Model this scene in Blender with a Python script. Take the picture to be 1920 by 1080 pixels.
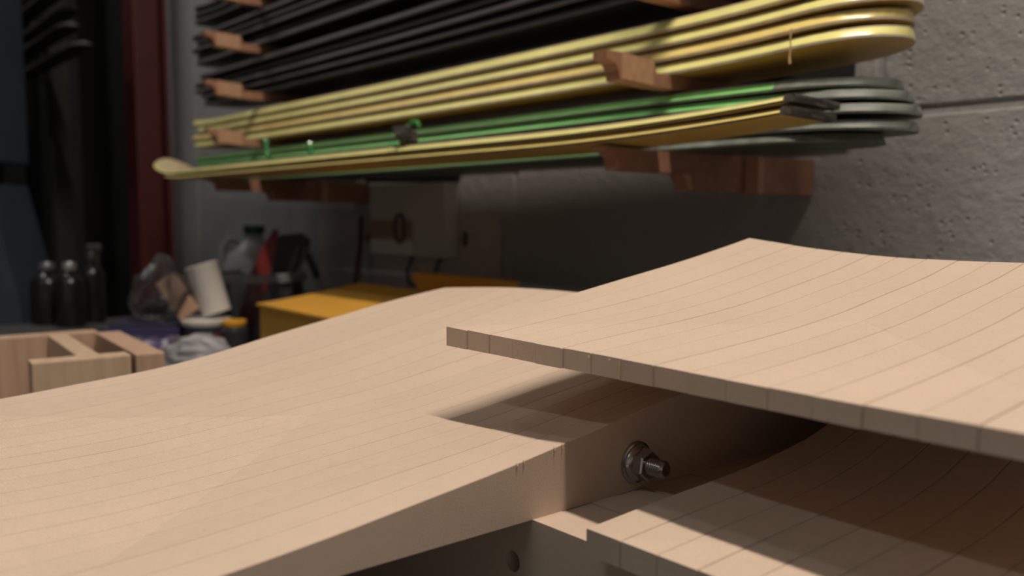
import bpy, bmesh, math, random
from mathutils import Vector, Matrix, noise
random.seed(7)
for o in list(bpy.data.objects): bpy.data.objects.remove(o)
SC = bpy.context.scene
COL = SC.collection

# ------------------------------------------------------------------ camera, light level
CZ = 1.141                                   # camera height above the floor
cd = bpy.data.cameras.new('camera'); cam = bpy.data.objects.new('camera', cd); COL.objects.link(cam)
cd.sensor_width = 36.0; cd.lens = 36.0 * 1680 / 1920
cam.location = (0, 0, CZ)
cam.rotation_euler = (math.pi / 2 - math.atan(140 / 1680), 0, 0)
cd.clip_start = 0.01
cd.dof.use_dof = True; cd.dof.focus_distance = 0.475; cd.dof.aperture_fstop = 7.0
SC.camera = cam
w = bpy.data.worlds.new('world'); SC.world = w; w.use_nodes = True
w.node_tree.nodes['Background'].inputs[0].default_value = (0.75, 0.88, 1.0, 1)
w.node_tree.nodes['Background'].inputs[1].default_value = 0.006
SC.view_settings.view_transform = 'Standard'; SC.view_settings.look = 'None'
SC.view_settings.gamma = 1.0; SC.view_settings.use_curve_mapping = False
SC.view_settings.exposure = 0.0
LAMPS = [  # centre x, y, heading of tube, watts, colour
    (0.26, 0.13, 0.677, 42.0, (1.0, 0.85, 0.705), 'white twin-tube ceiling lamp right above the stacked moulds'),
    (-1.42, -1.10, 0.677, 6.8, (0.92, 0.98, 0.94), 'white twin-tube ceiling lamp behind the viewer, left of the moulds'),
    (-1.95, 2.25, 0.677, 7.5, (1.0, 0.97, 0.93), 'white twin-tube ceiling lamp over the far end of the bench'),
]
LAMP_Z = 3.18

# ------------------------------------------------------------------ materials
MATS = {}
def mat(name, col, rough=0.6, metal=0.0, spec=0.5, vary=0.0, vscale=40, bump=0.0, bscale=200, trans=0.0, coat=0.0, objvar=0.0, stretch=None, dist=0.001):
    if name in MATS: return MATS[name]
    m = bpy.data.materials.new(name); m.use_nodes = True; nt = m.node_tree; N = nt.nodes; L = nt.links
    b = N['Principled BSDF']
    b.inputs['Base Color'].default_value = (*col, 1); b.inputs['Roughness'].default_value = rough
    b.inputs['Metallic'].default_value = metal; b.inputs['Specular IOR Level'].default_value = spec
    b.inputs['Transmission Weight'].default_value = trans; b.inputs['Coat Weight'].default_value = coat
    tc = N.new('ShaderNodeTexCoord'); mp = N.new('ShaderNodeMapping'); L.new(tc.outputs['Object'], mp.inputs[0])
    if stretch: mp.inputs['Scale'].default_value = stretch
    if vary > 0:
        n = N.new('ShaderNodeTexNoise'); n.inputs['Scale'].default_value = vscale; n.inputs['Detail'].default_value = 6
        L.new(mp.outputs[0], n.inputs['Vector'])
        r = N.new('ShaderNodeMapRange'); r.inputs[1].default_value = 0.25; r.inputs[2].default_value = 0.75
        r.inputs[3].default_value = 1 - vary; r.inputs[4].default_value = 1 + vary
        L.new(n.outputs[0], r.inputs[0])
        val = r.outputs[0]
        if objvar > 0:
            oi = N.new('ShaderNodeObjectInfo'); r2 = N.new('ShaderNodeMapRange')
            r2.inputs[3].default_value = 1 - objvar; r2.inputs[4].default_value = 1 + objvar
            L.new(oi.outputs['Random'], r2.inputs[0])
            mu = N.new('ShaderNodeMath'); mu.operation = 'MULTIPLY'; L.new(val, mu.inputs[0]); L.new(r2.outputs[0], mu.inputs[1]); val = mu.outputs[0]
        mx = N.new('ShaderNodeVectorMath'); mx.operation = 'SCALE'; mx.inputs[0].default_value = col
        L.new(val, mx.inputs['Scale']); L.new(mx.outputs[0], b.inputs['Base Color'])
    if bump > 0:
        n2 = N.new('ShaderNodeTexNoise'); n2.inputs['Scale'].default_value = bscale; n2.inputs['Detail'].default_value = 4
        L.new(mp.outputs[0], n2.inputs['Vector'])
        bp = N.new('ShaderNodeBump'); bp.inputs['Strength'].default_value = bump; bp.inputs['Distance'].default_value = dist
        L.new(n2.outputs[0], bp.inputs['Height']); L.new(bp.outputs[0], b.inputs['Normal'])
    MATS[name] = m; return m

def math_node(nt, op, a, b=None, clamp=False):
    n = nt.nodes.new('ShaderNodeMath'); n.operation = op; n.use_clamp = clamp
    for i, v in enumerate((a, b)):
        if v is None: continue
        if isinstance(v, (int, float)): n.inputs[i].default_value = v
        else: nt.links.new(v, n.inputs[i])
    return n.outputs[0]

def mdf_material(name, apex=None, lo=None, hi=None, ribs=0.0, fine=0.0, invert_y=False, seam_x=False):
    """medium-density fibreboard; machining marks are a fine relief laid out in the mould's own frame
    (x along the strips, y across them).  ribs: cross ridges inside the wedge in front of the apex."""
    m = bpy.data.materials.new(name); m.use_nodes = True; nt = m.node_tree; N = nt.nodes; L = nt.links
    b = N['Principled BSDF']; b.inputs['Roughness'].default_value = 0.62; b.inputs['Specular IOR Level'].default_value = 0.28
    tc = N.new('ShaderNodeTexCoord'); V = tc.outputs['Object']
    sp = N.new('ShaderNodeSeparateXYZ'); L.new(V, sp.inputs[0]); X, Y = sp.outputs[0], sp.outputs[1]
    if invert_y: Y = math_node(nt, 'MULTIPLY', Y, -1.0)
    def noise_tex(scale, detail=3, st=None):
        n = N.new('ShaderNodeTexNoise'); n.inputs['Scale'].default_value = scale; n.inputs['Detail'].default_value = detail
        if st:
            mp = N.new('ShaderNodeMapping'); mp.inputs['Scale'].default_value = st; L.new(V, mp.inputs[0]); L.new(mp.outputs[0], n.inputs['Vector'])
        else: L.new(V, n.inputs['Vector'])
        return n.outputs[0]
    big = noise_tex(9, 3); fibre = noise_tex(1350, 2); mid = noise_tex(120, 4)
    # fine fibre speckle and soft tone drift
    # glue-stained seams between the strips
    fy = math_node(nt, 'ABSOLUTE', math_node(nt, 'SUBTRACT', math_node(nt, 'FRACT', math_node(nt, 'ADD', math_node(nt, 'DIVIDE', X if seam_x else Y, 0.019), 0.5)), 0.5))
    seam = math_node(nt, 'SUBTRACT', 1.0, math_node(nt, 'DIVIDE', fy, 0.030), True)
    seam = math_node(nt, 'MULTIPLY', seam, math_node(nt, 'GREATER_THAN', X if seam_x else Y, 0.001))
    seam = math_node(nt, 'MULTIPLY', seam, math_node(nt, 'ADD', 0.10, math_node(nt, 'MULTIPLY', noise_tex(14, 2), 0.38)))
    v1 = math_node(nt, 'MULTIPLY', math_node(nt, 'SUBTRACT', fibre, 0.5), 0.22)
    v2 = math_node(nt, 'MULTIPLY', math_node(nt, 'SUBTRACT', mid, 0.5), 0.10)
    v3 = math_node(nt, 'MULTIPLY', math_node(nt, 'SUBTRACT', big, 0.5), 0.14)
    oi = N.new('ShaderNodeObjectInfo')
    v4 = math_node(nt, 'MULTIPLY', math_node(nt, 'SUBTRACT', oi.outputs['Random'], 0.5), 0.035)
    tot = math_node(nt, 'ADD', math_node(nt, 'ADD', v1, v2), math_node(nt, 'ADD', v3, v4))
    tot = math_node(nt, 'SUBTRACT', math_node(nt, 'ADD', tot, 1.0), seam)
    # sparse dark fibre flecks
    vor = N.new('ShaderNodeTexVoronoi'); vor.inputs['Scale'].default_value = 130; L.new(V, vor.inputs['Vector'])
    fl = math_node(nt, 'LESS_THAN', vor.outputs['Distance'], 0.075)
    sel = N.new('ShaderNodeSeparateColor'); L.new(vor.outputs['Color'], sel.inputs[0])
    fl = math_node(nt, 'MULTIPLY', fl, math_node(nt, 'GREATER_THAN', sel.outputs[0], 0.72))
    tot = math_node(nt, 'SUBTRACT', tot, math_node(nt, 'MULTIPLY', fl, 0.22))
    sc = N.new('ShaderNodeVectorMath'); sc.operation = 'SCALE'; sc.inputs[0].default_value = (0.62, 0.498, 0.402)
    L.new(tot, sc.inputs['Scale']); L.new(sc.outputs[0], b.inputs['Base Color'])
    h = math_node(nt, 'MULTIPLY', fibre, 0.075)
    if apex:
        ax, ay = apex
        dx = math_node(nt, 'SUBTRACT', ax, X)                                   # distance in front of the apex
        up = math_node(nt, 'ADD', ay, math_node(nt, 'MULTIPLY', dx, hi))
        dn = math_node(nt, 'SUBTRACT', ay, math_node(nt, 'MULTIPLY', dx, lo))
        wob = math_node(nt, 'MULTIPLY', math_node(nt, 'SUBTRACT', noise_tex(45, 2), 0.5), 0.004)
        Yw = math_node(nt, 'ADD', Y, wob)
        inside = math_node(nt, 'MULTIPLY', math_node(nt, 'LESS_THAN', Yw, up), math_node(nt, 'GREATER_THAN', Yw, dn))
        inside = math_node(nt, 'MULTIPLY', inside, math_node(nt, 'GREATER_THAN', dx, 0.0))
        tot = math_node(nt, 'ADD', tot, math_node(nt, 'MULTIPLY', inside, math_node(nt, 'ADD', 0.08 if ribs > 0 else 0.04, math_node(nt, 'MULTIPLY', v1, 0.6))))   # fuzzier, paler cut
        L.new(tot, sc.inputs['Scale'])
        dl = math_node(nt, 'ABSOLUTE', math_node(nt, 'SUBTRACT', Y, up)); near = math_node(nt, 'SUBTRACT', 1.0, math_node(nt, 'DIVIDE', dl, 0.0009), True)
        near = math_node(nt, 'MULTIPLY', near, math_node(nt, 'GREATER_THAN', dx, 0.0))
        dots = math_node(nt, 'ADD', 0.5, math_node(nt, 'MULTIPLY', math_node(nt, 'SINE', math_node(nt, 'MULTIPLY', X, 2 * math.pi / 0.0024)), 0.5))
        h = math_node(nt, 'ADD', h, math_node(nt, 'MULTIPLY', math_node(nt, 'MULTIPLY', near, dots), 0.35))
        if ribs > 0:
            ph = math_node(nt, 'ADD', X, math_node(nt, 'MULTIPLY', Y, 0.10))
            wv = math_node(nt, 'SINE', math_node(nt, 'MULTIPLY', ph, 2 * math.pi / 0.00185))
            patch = math_node(nt, 'ADD', 0.55, math_node(nt, 'MULTIPLY', noise_tex(28, 3), 0.9))
            h = math_node(nt, 'ADD', h, math_node(nt, 'MULTIPLY', math_node(nt, 'MULTIPLY', wv, ribs), math_node(nt, 'MULTIPLY', inside, patch)))
        if fine > 0:                                                             # passes along the strips beside the wedge
            outside = math_node(nt, 'MULTIPLY', math_node(nt, 'GREATER_THAN', Yw, up), 1.0)
            if ribs > 0:
                outside = math_node(nt, 'MAXIMUM', outside, math_node(nt, 'MULTIPLY', math_node(nt, 'GREATER_THAN', Yw, ay), math_node(nt, 'LESS_THAN', dx, 0.0)))
            else:                                                                # stops on the line from the apex to the back corner
                lim = math_node(nt, 'SUBTRACT', ay, math_node(nt, 'MULTIPLY', dx, 0.0)) 
                back = math_node(nt, 'LESS_THAN', X, math_node(nt, 'ADD', ax, math_node(nt, 'MULTIPLY', math_node(nt, 'ABSOLUTE', math_node(nt, 'SUBTRACT', Y, ay)), 0.85)))
                dn_out = math_node(nt, 'LESS_THAN', Yw, dn)
                outside = math_node(nt, 'MULTIPLY', math_node(nt, 'MAXIMUM', outside, dn_out), back)
            wv2 = math_node(nt, 'SINE', math_node(nt, 'MULTIPLY', Y, 2 * math.pi / 0.0031))
            wv3 = math_node(nt, 'SUBTRACT', noise_tex(1.0, 2, (6, 900, 6)), 0.5)
            h = math_node(nt, 'ADD', h, math_node(nt, 'MULTIPLY', math_node(nt, 'ADD', math_node(nt, 'MULTIPLY', wv2, 0.5), wv3), math_node(nt, 'MULTIPLY', outside, fine)))
    bp = N.new('ShaderNodeBump'); bp.inputs['Strength'].default_value = 1.0; bp.inputs['Distance'].default_value = 0.001
    L.new(h, bp.inputs['Height']); L.new(bp.outputs[0], b.inputs['Normal'])
    MATS[name] = m; return m

def clear_plastic(name, tint=(0.9, 0.9, 0.92), haze=0.12):
    m = bpy.data.materials.new(name); m.use_nodes = True; nt = m.node_tree; N = nt.nodes; L = nt.links
    N.remove(N['Principled BSDF']); out = N['Material Output']
    tr = N.new('ShaderNodeBsdfTransparent'); tr.inputs[0].default_value = (*tint, 1)
    gl = N.new('ShaderNodeBsdfGlossy'); gl.inputs['Roughness'].default_value = 0.12
    df = N.new('ShaderNodeBsdfDiffuse'); df.inputs[0].default_value = (0.7, 0.7, 0.72, 1)
    lw = N.new('ShaderNodeLayerWeight'); lw.inputs[0].default_value = 0.25
    m1 = N.new('ShaderNodeMixShader'); L.new(lw.outputs['Fresnel'], m1.inputs[0]); L.new(tr.outputs[0], m1.inputs[1]); L.new(gl.outputs[0], m1.inputs[2])
    m2 = N.new('ShaderNodeMixShader'); m2.inputs[0].default_value = haze; L.new(m1.outputs[0], m2.inputs[1]); L.new(df.outputs[0], m2.inputs[2])
    L.new(m2.outputs[0], out.inputs[0]); MATS[name] = m; return m

def emission(name, col, s):
    m = bpy.data.materials.new(name); m.use_nodes = True; nt = m.node_tree
    b = nt.nodes['Principled BSDF']; b.inputs['Emission Color'].default_value = (*col, 1); b.inputs['Emission Strength'].default_value = s
    return m

def block_material(name):
    """painted concrete block: grey paint over a rough, pitted face"""
    m = bpy.data.materials.new(name); m.use_nodes = True; nt = m.node_tree; N = nt.nodes; L = nt.links
    b = N['Principled BSDF']; b.inputs['Roughness'].default_value = 0.7; b.inputs['Specular IOR Level'].default_value = 0.3
    g = N.new('ShaderNodeNewGeometry'); V = g.outputs['Position']
    def nz(s, d):
        n = N.new('ShaderNodeTexNoise'); n.inputs['Scale'].default_value = s; n.inputs['Detail'].default_value = d; L.new(V, n.inputs['Vector']); return n.outputs[0]
    a = nz(230, 3); c = nz(60, 5); e = nz(3, 3)
    vor = N.new('ShaderNodeTexVoronoi'); vor.inputs['Scale'].default_value = 120; L.new(V, vor.inputs['Vector'])
    pit = math_node(nt, 'SUBTRACT', 1.0, math_node(nt, 'MULTIPLY', vor.outputs['Distance'], 3.2), True)
    se = N.new('ShaderNodeSeparateColor'); L.new(vor.outputs['Color'], se.inputs[0])
    pit = math_node(nt, 'MULTIPLY', pit, math_node(nt, 'GREATER_THAN', se.outputs[0], 0.62))
    h = math_node(nt, 'ADD', math_node(nt, 'MULTIPLY', a, 0.5), math_node(nt, 'MULTIPLY', c, 1.6))
    h = math_node(nt, 'SUBTRACT', h, math_node(nt, 'MULTIPLY', pit, 1.1))
    bp = N.new('ShaderNodeBump'); bp.inputs['Strength'].default_value = 1.0; bp.inputs['Distance'].default_value = 0.0011
    L.new(h, bp.inputs['Height']); L.new(bp.outputs[0], b.inputs['Normal'])
    t = math_node(nt, 'ADD', 0.86, math_node(nt, 'MULTIPLY', e, 0.28)); t = math_node(nt, 'SUBTRACT', t, math_node(nt, 'MULTIPLY', pit, 0.16))
    sc = N.new('ShaderNodeVectorMath'); sc.operation = 'SCALE'; sc.inputs[0].default_value = (0.40, 0.395, 0.40)
    L.new(t, sc.inputs['Scale']); L.new(sc.outputs[0], b.inputs['Base Color'])
    MATS[name] = m; return m

def wood_material(name, col, dark):
    m = bpy.data.materials.new(name); m.use_nodes = True; nt = m.node_tree; N = nt.nodes; L = nt.links
    b = N['Principled BSDF']; b.inputs['Roughness'].default_value = 0.55
    tc = N.new('ShaderNodeTexCoord'); mp = N.new('ShaderNodeMapping'); mp.inputs['Scale'].default_value = (60, 60, 6); L.new(tc.outputs['Object'], mp.inputs[0])
    n = N.new('ShaderNodeTexNoise'); n.inputs['Scale'].default_value = 1.6; n.inputs['Detail'].default_value = 5; L.new(mp.outputs[0], n.inputs['Vector'])
    cr = N.new('ShaderNodeValToRGB'); cr.color_ramp.elements[0].position = 0.3; cr.color_ramp.elements[1].position = 0.7
    cr.color_ramp.elements[0].color = (*dark, 1); cr.color_ramp.elements[1].color = (*col, 1)
    L.new(n.outputs[0], cr.inputs[0]); L.new(cr.outputs[0], b.inputs['Base Color']); MATS[name] = m; return m

# ------------------------------------------------------------------ mesh helpers
def finish(name, bm, m, parent=None, smooth=False, loc=None):
    bmesh.ops.recalc_face_normals(bm, faces=bm.faces)
    me = bpy.data.meshes.new(name); bm.to_mesh(me); bm.free()
    if m: me.materials.append(m)
    if smooth:
        for p in me.polygons: p.use_smooth = True
        try: me.set_sharp_from_angle(angle=math.radians(40))
        except Exception: pass
    o = bpy.data.objects.new(name, me); COL.objects.link(o)
    if parent: o.parent = parent
    if loc is not None: o.location = loc
    return o
def tag(o, label=None, cat=None, group=None, kind=None):
    if label: o['label'] = label
    if cat: o['category'] = cat
    if group: o['group'] = group
    if kind: o['kind'] = kind
    return o
def thing(name, label, cat, loc=(0, 0, 0), rz=0, group=None, rot=None):
    o = bpy.data.objects.new(name, None); COL.objects.link(o); o.empty_display_size = 0.02
    o.location = loc; o.rotation_euler = rot if rot else (0, 0, rz)
    return tag(o, label, cat, group)
def copy_tree(o, parent=None):
    c = o.copy(); COL.objects.link(c); c.parent = parent
    for ch in list(o.children): copy_tree(ch, c)
    return c
def box(bm, x0, x1, y0, y1, z0, z1, M=None, bevel=0.0):
    vs = [Vector((x, y, z)) for z in (z0, z1) for y in (y0, y1) for x in (x0, x1)]
    if M: vs = [M @ v for v in vs]
    b = [bm.verts.new(v) for v in vs]
    fs = [bm.faces.new([b[i] for i in q]) for q in ((0, 2, 3, 1), (4, 5, 7, 6), (0, 1, 5, 4), (2, 6, 7, 3), (1, 3, 7, 5), (0, 4, 6, 2))]
    if bevel > 0:
        es = list({e for f in fs for e in f.edges})
        bmesh.ops.bevel(bm, geom=es, offset=bevel, segments=2, affect='EDGES', profile=0.6)
def prism(bm, pts, d0, d1, axis='y'):
    """polygon pts (a, b) extruded; axis = direction of extrusion"""
    def v(a, b, d): return {'y': (a, d, b), 'x': (d, a, b), 'z': (a, b, d)}[axis]
    A = [bm.verts.new(v(a, b, d0)) for a, b in pts]; B = [bm.verts.new(v(a, b, d1)) for a, b in pts]
    bm.faces.new(A); bm.faces.new(B[::-1])
    n = len(pts)
    for i in range(n): bm.faces.new((A[i], A[(i + 1) % n], B[(i + 1) % n], B[i]))
def lathe(bm, prof, seg=24, M=None, cap=True):
    rings = []
    for r, z in prof:
        ring = []
        for k in range(seg):
            a = 2 * math.pi * k / seg; p = Vector((r * math.cos(a), r * math.sin(a), z)); ring.append(bm.verts.new(M @ p if M else p))
        rings.append(ring)
    for i in range(len(rings) - 1):
        for k in range(seg): bm.faces.new((rings[i][k], rings[i][(k + 1) % seg], rings[i + 1][(k + 1) % seg], rings[i + 1][k]))
    if cap: bm.faces.new(rings[0][::-1]); bm.faces.new(rings[-1])
def tube(bm, pts, r, seg=8):
    pts = [Vector(p) for p in pts]; rings = []
    rr = r if isinstance(r, (list, tuple)) else [r] * len(pts)
    for i, p in enumerate(pts):
        d = (pts[min(i + 1, len(pts) - 1)] - pts[max(i - 1, 0)]).normalized()
        u = d.orthogonal().normalized() if i == 0 else (u - d * u.dot(d)).normalized()
        v = d.cross(u)
        rings.append([bm.verts.new(p + (u * math.cos(2 * math.pi * k / seg) + v * math.sin(2 * math.pi * k / seg)) * rr[i]) for k in range(seg)])
    for i in range(len(rings) - 1):
        for k in range(seg): bm.faces.new((rings[i][k], rings[i][(k + 1) % seg], rings[i + 1][(k + 1) % seg], rings[i + 1][k]))
    bm.faces.new(rings[0][::-1]); bm.faces.new(rings[-1])
def interp(x, xs, ys):
    """monotone-ish cubic through knots, straight outside"""
    if x <= xs[0]: return ys[0]
    if x >= xs[-1]: return ys[-1] + (x - xs[-1]) * (ys[-1] - ys[-2]) / (xs[-1] - xs[-2])
    for i in range(len(xs) - 1):
        if x <= xs[i + 1]: break
    h = xs[i + 1] - xs[i]; t = (x - xs[i]) / h
    def sl(j):
        if j == 0: return (ys[1] - ys[0]) / (xs[1] - xs[0])
        if j == len(xs) - 1: return (ys[-1] - ys[-2]) / (xs[-1] - xs[-2])
        return (ys[j + 1] - ys[j - 1]) / (xs[j + 1] - xs[j - 1])
    m0, m1 = sl(i) * h, sl(i + 1) * h
    return (2*t**3 - 3*t*t + 1) * ys[i] + (t**3 - 2*t*t + t) * m0 + (-2*t**3 + 3*t*t) * ys[i+1] + (t**3 - t*t) * m1

# ------------------------------------------------------------------ the room
WA = math.radians(39.5)                                  # wall heading
WV = Vector((-math.sin(WA), math.cos(WA), 0)); WN = Vector((math.cos(WA), math.sin(WA), 0))
WROT = math.atan2(-WV.y, -WV.x)                          # local x = towards the near end, local y = into the wall
def wall_pt(t, q, z): return WV * t + WN * q + Vector((0, 0, CZ + z))
QW = 0.925
T_END = 2.50
paint = block_material('painted_block'); mortar = mat('mortar', (0.385, 0.38, 0.385), 0.85, vary=0.15, vscale=80, bump=0.4, bscale=300)
concrete = mat('concrete_floor', (0.27, 0.27, 0.27), 0.7, vary=0.2, vscale=6)
white_paint = mat('white_paint', (0.66, 0.67, 0.67), 0.7, vary=0.05, vscale=5)
dark_paint = mat('dark_paint', (0.03, 0.03, 0.03), 0.7, vary=0.2, vscale=4)
bm = bmesh.new(); box(bm, -6, 4, -4, 7, -0.05, 0.0); tag(finish('floor', bm, concrete), 'grey concrete workshop floor under the bench', kind='structure')
bm = bmesh.new(); box(bm, -6, 4, -4, 7, 3.35, 3.4); tag(finish('ceiling', bm, white_paint), 'pale painted workshop ceiling above the lamps', kind='structure')
# block wall on the right: mortar bed with each block proud of it
bm = bmesh.new(); box(bm, -T_END, 3.2, 0.0014, 0.20, 0, 3.35)
wall = finish('wall_right', bm, mortar); wall.location = (WN.x * QW, WN.y * QW, 0); wall.rotation_euler = (0, 0, WROT)
tag(wall, 'grey painted concrete block wall with recessed mortar joints behind the ski rack', kind='structure')
bm = bmesh.new(); box(bm, -0.1994, 0.1994, 0, 0.19, -0.0978, 0.0978, bevel=0.003)
blk = finish('block', bm, paint, wall); bme = blk.data
course0 = CZ + 0.106; first = True
for r in range(-6, 11):
    zc = course0 + 0.2032 * (r + 0.5)
    if zc < 0.05 or zc > 3.3: continue
    off = 0.0 if r % 2 == 0 else 0.2032
    for k in range(-8, 9):
        xc = -0.5015 + 0.2032 + 0.4064 * k + off
        if xc - 0.2 < -T_END or xc + 0.2 > 3.2: continue
        if first: o = blk; first = False
        else: o = bpy.data.objects.new('block', bme); COL.objects.link(o); o.parent = wall
        o.location = (xc, random.uniform(-0.0006, 0.0006), zc)
# end pilaster, far and near walls
bm = bmesh.new(); box(bm, -T_END - 0.42, -T_END, 0.0, 0.2, 0, 3.35)
o = finish('trim_1', bm, mat('pale_grey_paint', (0.42, 0.42, 0.43), 0.6, vary=0.06, vscale=8)); o.location = wall.location; o.rotation_euler = wall.rotation_euler
tag(o, 'pale grey painted pilaster at the end of the block wall', kind='structure')
bm = bmesh.new(); box(bm, -6, 4, 6.0, 6.2, 0, 3.35); tag(finish('wall_far', bm, dark_paint), 'dark far wall of the workshop', kind='structure')
bm = bmesh.new(); box(bm, -4.2, -4.0, -4, 6, 0, 3.35); tag(finish('wall_left', bm, mat('left_wall', (0.10, 0.10, 0.10), 0.7, vary=0.05, vscale=4)), 'dark grey left wall of the workshop', kind='structure')
bm = bmesh.new(); box(bm, -4.2, 4, -3.2, -3.0, 0, 3.35); tag(finish('wall_back', bm, white_paint), 'pale wall behind the viewer', kind='structure')

# red steel post: H-section
P = wall_pt(2.655, 0.843, 0)
post = thing('steel_post', 'dark red painted steel post standing at the end of the block wall', 'post', (P.x, P.y, 0), WROT)
red = mat('oxide_red', (0.085, 0.012, 0.012), 0.5, vary=0.1, vscale=12)
for nm, a in (('flange', (-0.05, 0.05, -0.046, -0.036)), ('flange', (-0.05, 0.05, 0.036, 0.046)), ('web', (-0.005, 0.005, -0.036, 0.036))):
    bm = bmesh.new(); box(bm, a[0], a[1], a[2], a[3], 0.012, 3.34, bevel=0.002); finish(nm, bm, red, post)
bm = bmesh.new(); box(bm, -0.075, 0.075, -0.07, 0.07, 0.0, 0.012, bevel=0.002); finish('base_plate', bm, red, post)
# black curtain added in place of the unlit room
P = wall_pt(3.9, 0.60, 0)
bm = bmesh.new(); pr = []
NP = 90
front = []; back = []
for i in range(NP + 1):
    x = -1.9 + 3.0 * i / NP; y = 0.03 * math.sin(i * 0.9) + 0.01 * math.sin(i * 2.3)
    for z, lst in ((0.03, front), (3.2, back)):
        lst.append((bm.verts.new((x, y, z)), bm.verts.new((x, y + 0.004, z))))
for i in range(NP):
    for s in (0, 1): bm.faces.new((front[i][s], front[i + 1][s], back[i + 1][s], back[i][s]))
    bm.faces.new((front[i][0], front[i + 1][0], front[i + 1][1], front[i][1])); bm.faces.new((back[i][0], back[i + 1][0], back[i + 1][1], back[i][1]))
for k in (0, NP): bm.faces.new((front[k][0], front[k][1], back[k][1], back[k][0]))
o = finish('backdrop', bm, mat('backdrop_black', (0.030, 0.030, 0.029), 0.9, spec=0.1), None, True); o.location = (P.x, P.y, 0); o.rotation_euler = (0, 0, WROT + math.pi / 2)
tag(o, 'added black curtain closing the dark opening beyond the red post', 'backdrop')

# ------------------------------------------------------------------ lamps
housing_m = mat('white_enamel', (0.75, 0.75, 0.74), 0.4)
for lx, ly, hd, wt, colr, lab in LAMPS:
    t = thing('tube_lamp', lab, 'lamp', (lx, ly, LAMP_Z + 0.03), hd + math.pi / 2, 'twin-tube ceiling lamps')
    bm = bmesh.new(); prism(bm, [(-0.09, 0.0), (0.09, 0.0), (0.06, 0.06), (-0.06, 0.06)], -0.64, 0.64, 'x'); finish('housing', bm, housing_m, t)
    bm = bmesh.new(); box(bm, -0.30, -0.28, -0.01, 0.01, 0.06, 3.35 - LAMP_Z - 0.03); finish('hanger', bm, housing_m, t)
    bm = bmesh.new(); box(bm, 0.28, 0.30, -0.01, 0.01, 0.06, 3.35 - LAMP_Z - 0.03); finish('hanger', bm, housing_m, t)
    tm = emission('tube_glow', colr, 6.0)
    for s in (-1, 1):
        bm = bmesh.new(); M = Matrix.Translation((0, 0.035 * s, -0.014)) @ Matrix.Rotation(math.pi / 2, 4, 'Y')
        lathe(bm, [(0.012, -0.6), (0.012, 0.6)], 12, M); finish('tube', bm, tm, t, True)
    ld = bpy.data.lights.new('tube_light', 'AREA'); ld.shape = 'RECTANGLE'; ld.size = 1.2; ld.size_y = 0.085; ld.energy = wt; ld.color = colr
    lo = bpy.data.objects.new('tube_light', ld); COL.objects.link(lo); lo.parent = t; lo.location = (0, 0, -0.03)

# ------------------------------------------------------------------ workbench
BZ = 0.90
P = wall_pt(0, QW, 0)
bench = thing('workbench', 'long dark grey workbench along the block wall carrying the moulds', 'workbench', (P.x, P.y, 0), WROT)
bench_m = mat('bench_top', (0.075, 0.077, 0.08), 0.5, vary=0.2, vscale=12); leg_m = mat('bench_steel', (0.05, 0.055, 0.06), 0.5)
bm = bmesh.new(); box(bm, -2.18, 0.75, -1.80, -0.008, BZ - 0.04, BZ, bevel=0.003); finish('top', bm, bench_m, bench)
for x in (-2.1, -0.7, 0.67):
    for y in (-1.72, -0.10):
        bm = bmesh.new(); box(bm, x - 0.03, x + 0.03, y - 0.03, y + 0.03, 0, BZ - 0.04, bevel=0.002); finish('leg', bm, leg_m, bench)
for y in (-1.72, -0.10):
    bm = bmesh.new(); box(bm, -2.07, 0.64, y - 0.015, y + 0.015, BZ - 0.12, BZ - 0.041); finish('rail', bm, leg_m, bench)

# ------------------------------------------------------------------ moulds of upright MDF strips
PITCH = 0.019
def mould_strips(parent, count, x0f, x1f, ztop, zbot, ydir, m, segs=44, jit=0.00025, name='strip'):
    """count strips side by side; ztop(x, y) in the mould's frame (metres)"""
    out = []
    for k in range(count):
        y0, y1 = PITCH * k, PITCH * (k + 1)
        x0 = x0f(k) + random.uniform(-jit * 2.2, jit * 2.2); x1 = x1f(y1); xa, xb = x1f(y0), x1f(y1); dz = random.uniform(-jit, jit) * 0.28
        g = 0.00010; c = 0.00036
        bm = bmesh.new(); rows = []
        for i in range(segs + 1):
            x = x0 + (x1 - x0) * i / segs
            fr = i / segs                                   # the far end may be cut at a slant
            def xat(y): return x + fr ** 3 * (xa - xb) * (y1 - y) / (y1 - y0)
            def top(y): return ztop(xat(y), y) + dz
            ring = [(y0 + g, zbot), (y0 + g, top(y0 + g) - c), (y0 + g + c, top(y0 + g + c)), ((y0 + y1) / 2, top((y0 + y1) / 2)), (y1 - g - c, top(y1 - g - c)), (y1 - g, top(y1 - g) - c), (y1 - g, zbot)]
            rows.append([bm.verts.new((xat(y), y * ydir, z)) for y, z in ring])
        for i in range(segs):
            for j in range(7): bm.faces.new((rows[i][j], rows[i][(j + 1) % 7], rows[i + 1][(j + 1) % 7], rows[i + 1][j]))
        bm.faces.new(rows[0]); bm.faces.new(rows[-1][::-1])
        o = finish(name, bm, m, parent); out.append(o)
        for p in o.data.polygons: p.use_smooth = True
        try: o.data.set_sharp_from_angle(angle=math.radians(25))
        except Exception: pass
    return out
def svec(a): return Vector((math.cos(a), math.sin(a), 0))
def evec(a): return Vector((-math.sin(a), math.cos(a), 0))
BASE_Z = CZ - 0.141
A1 = 0.70
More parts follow.
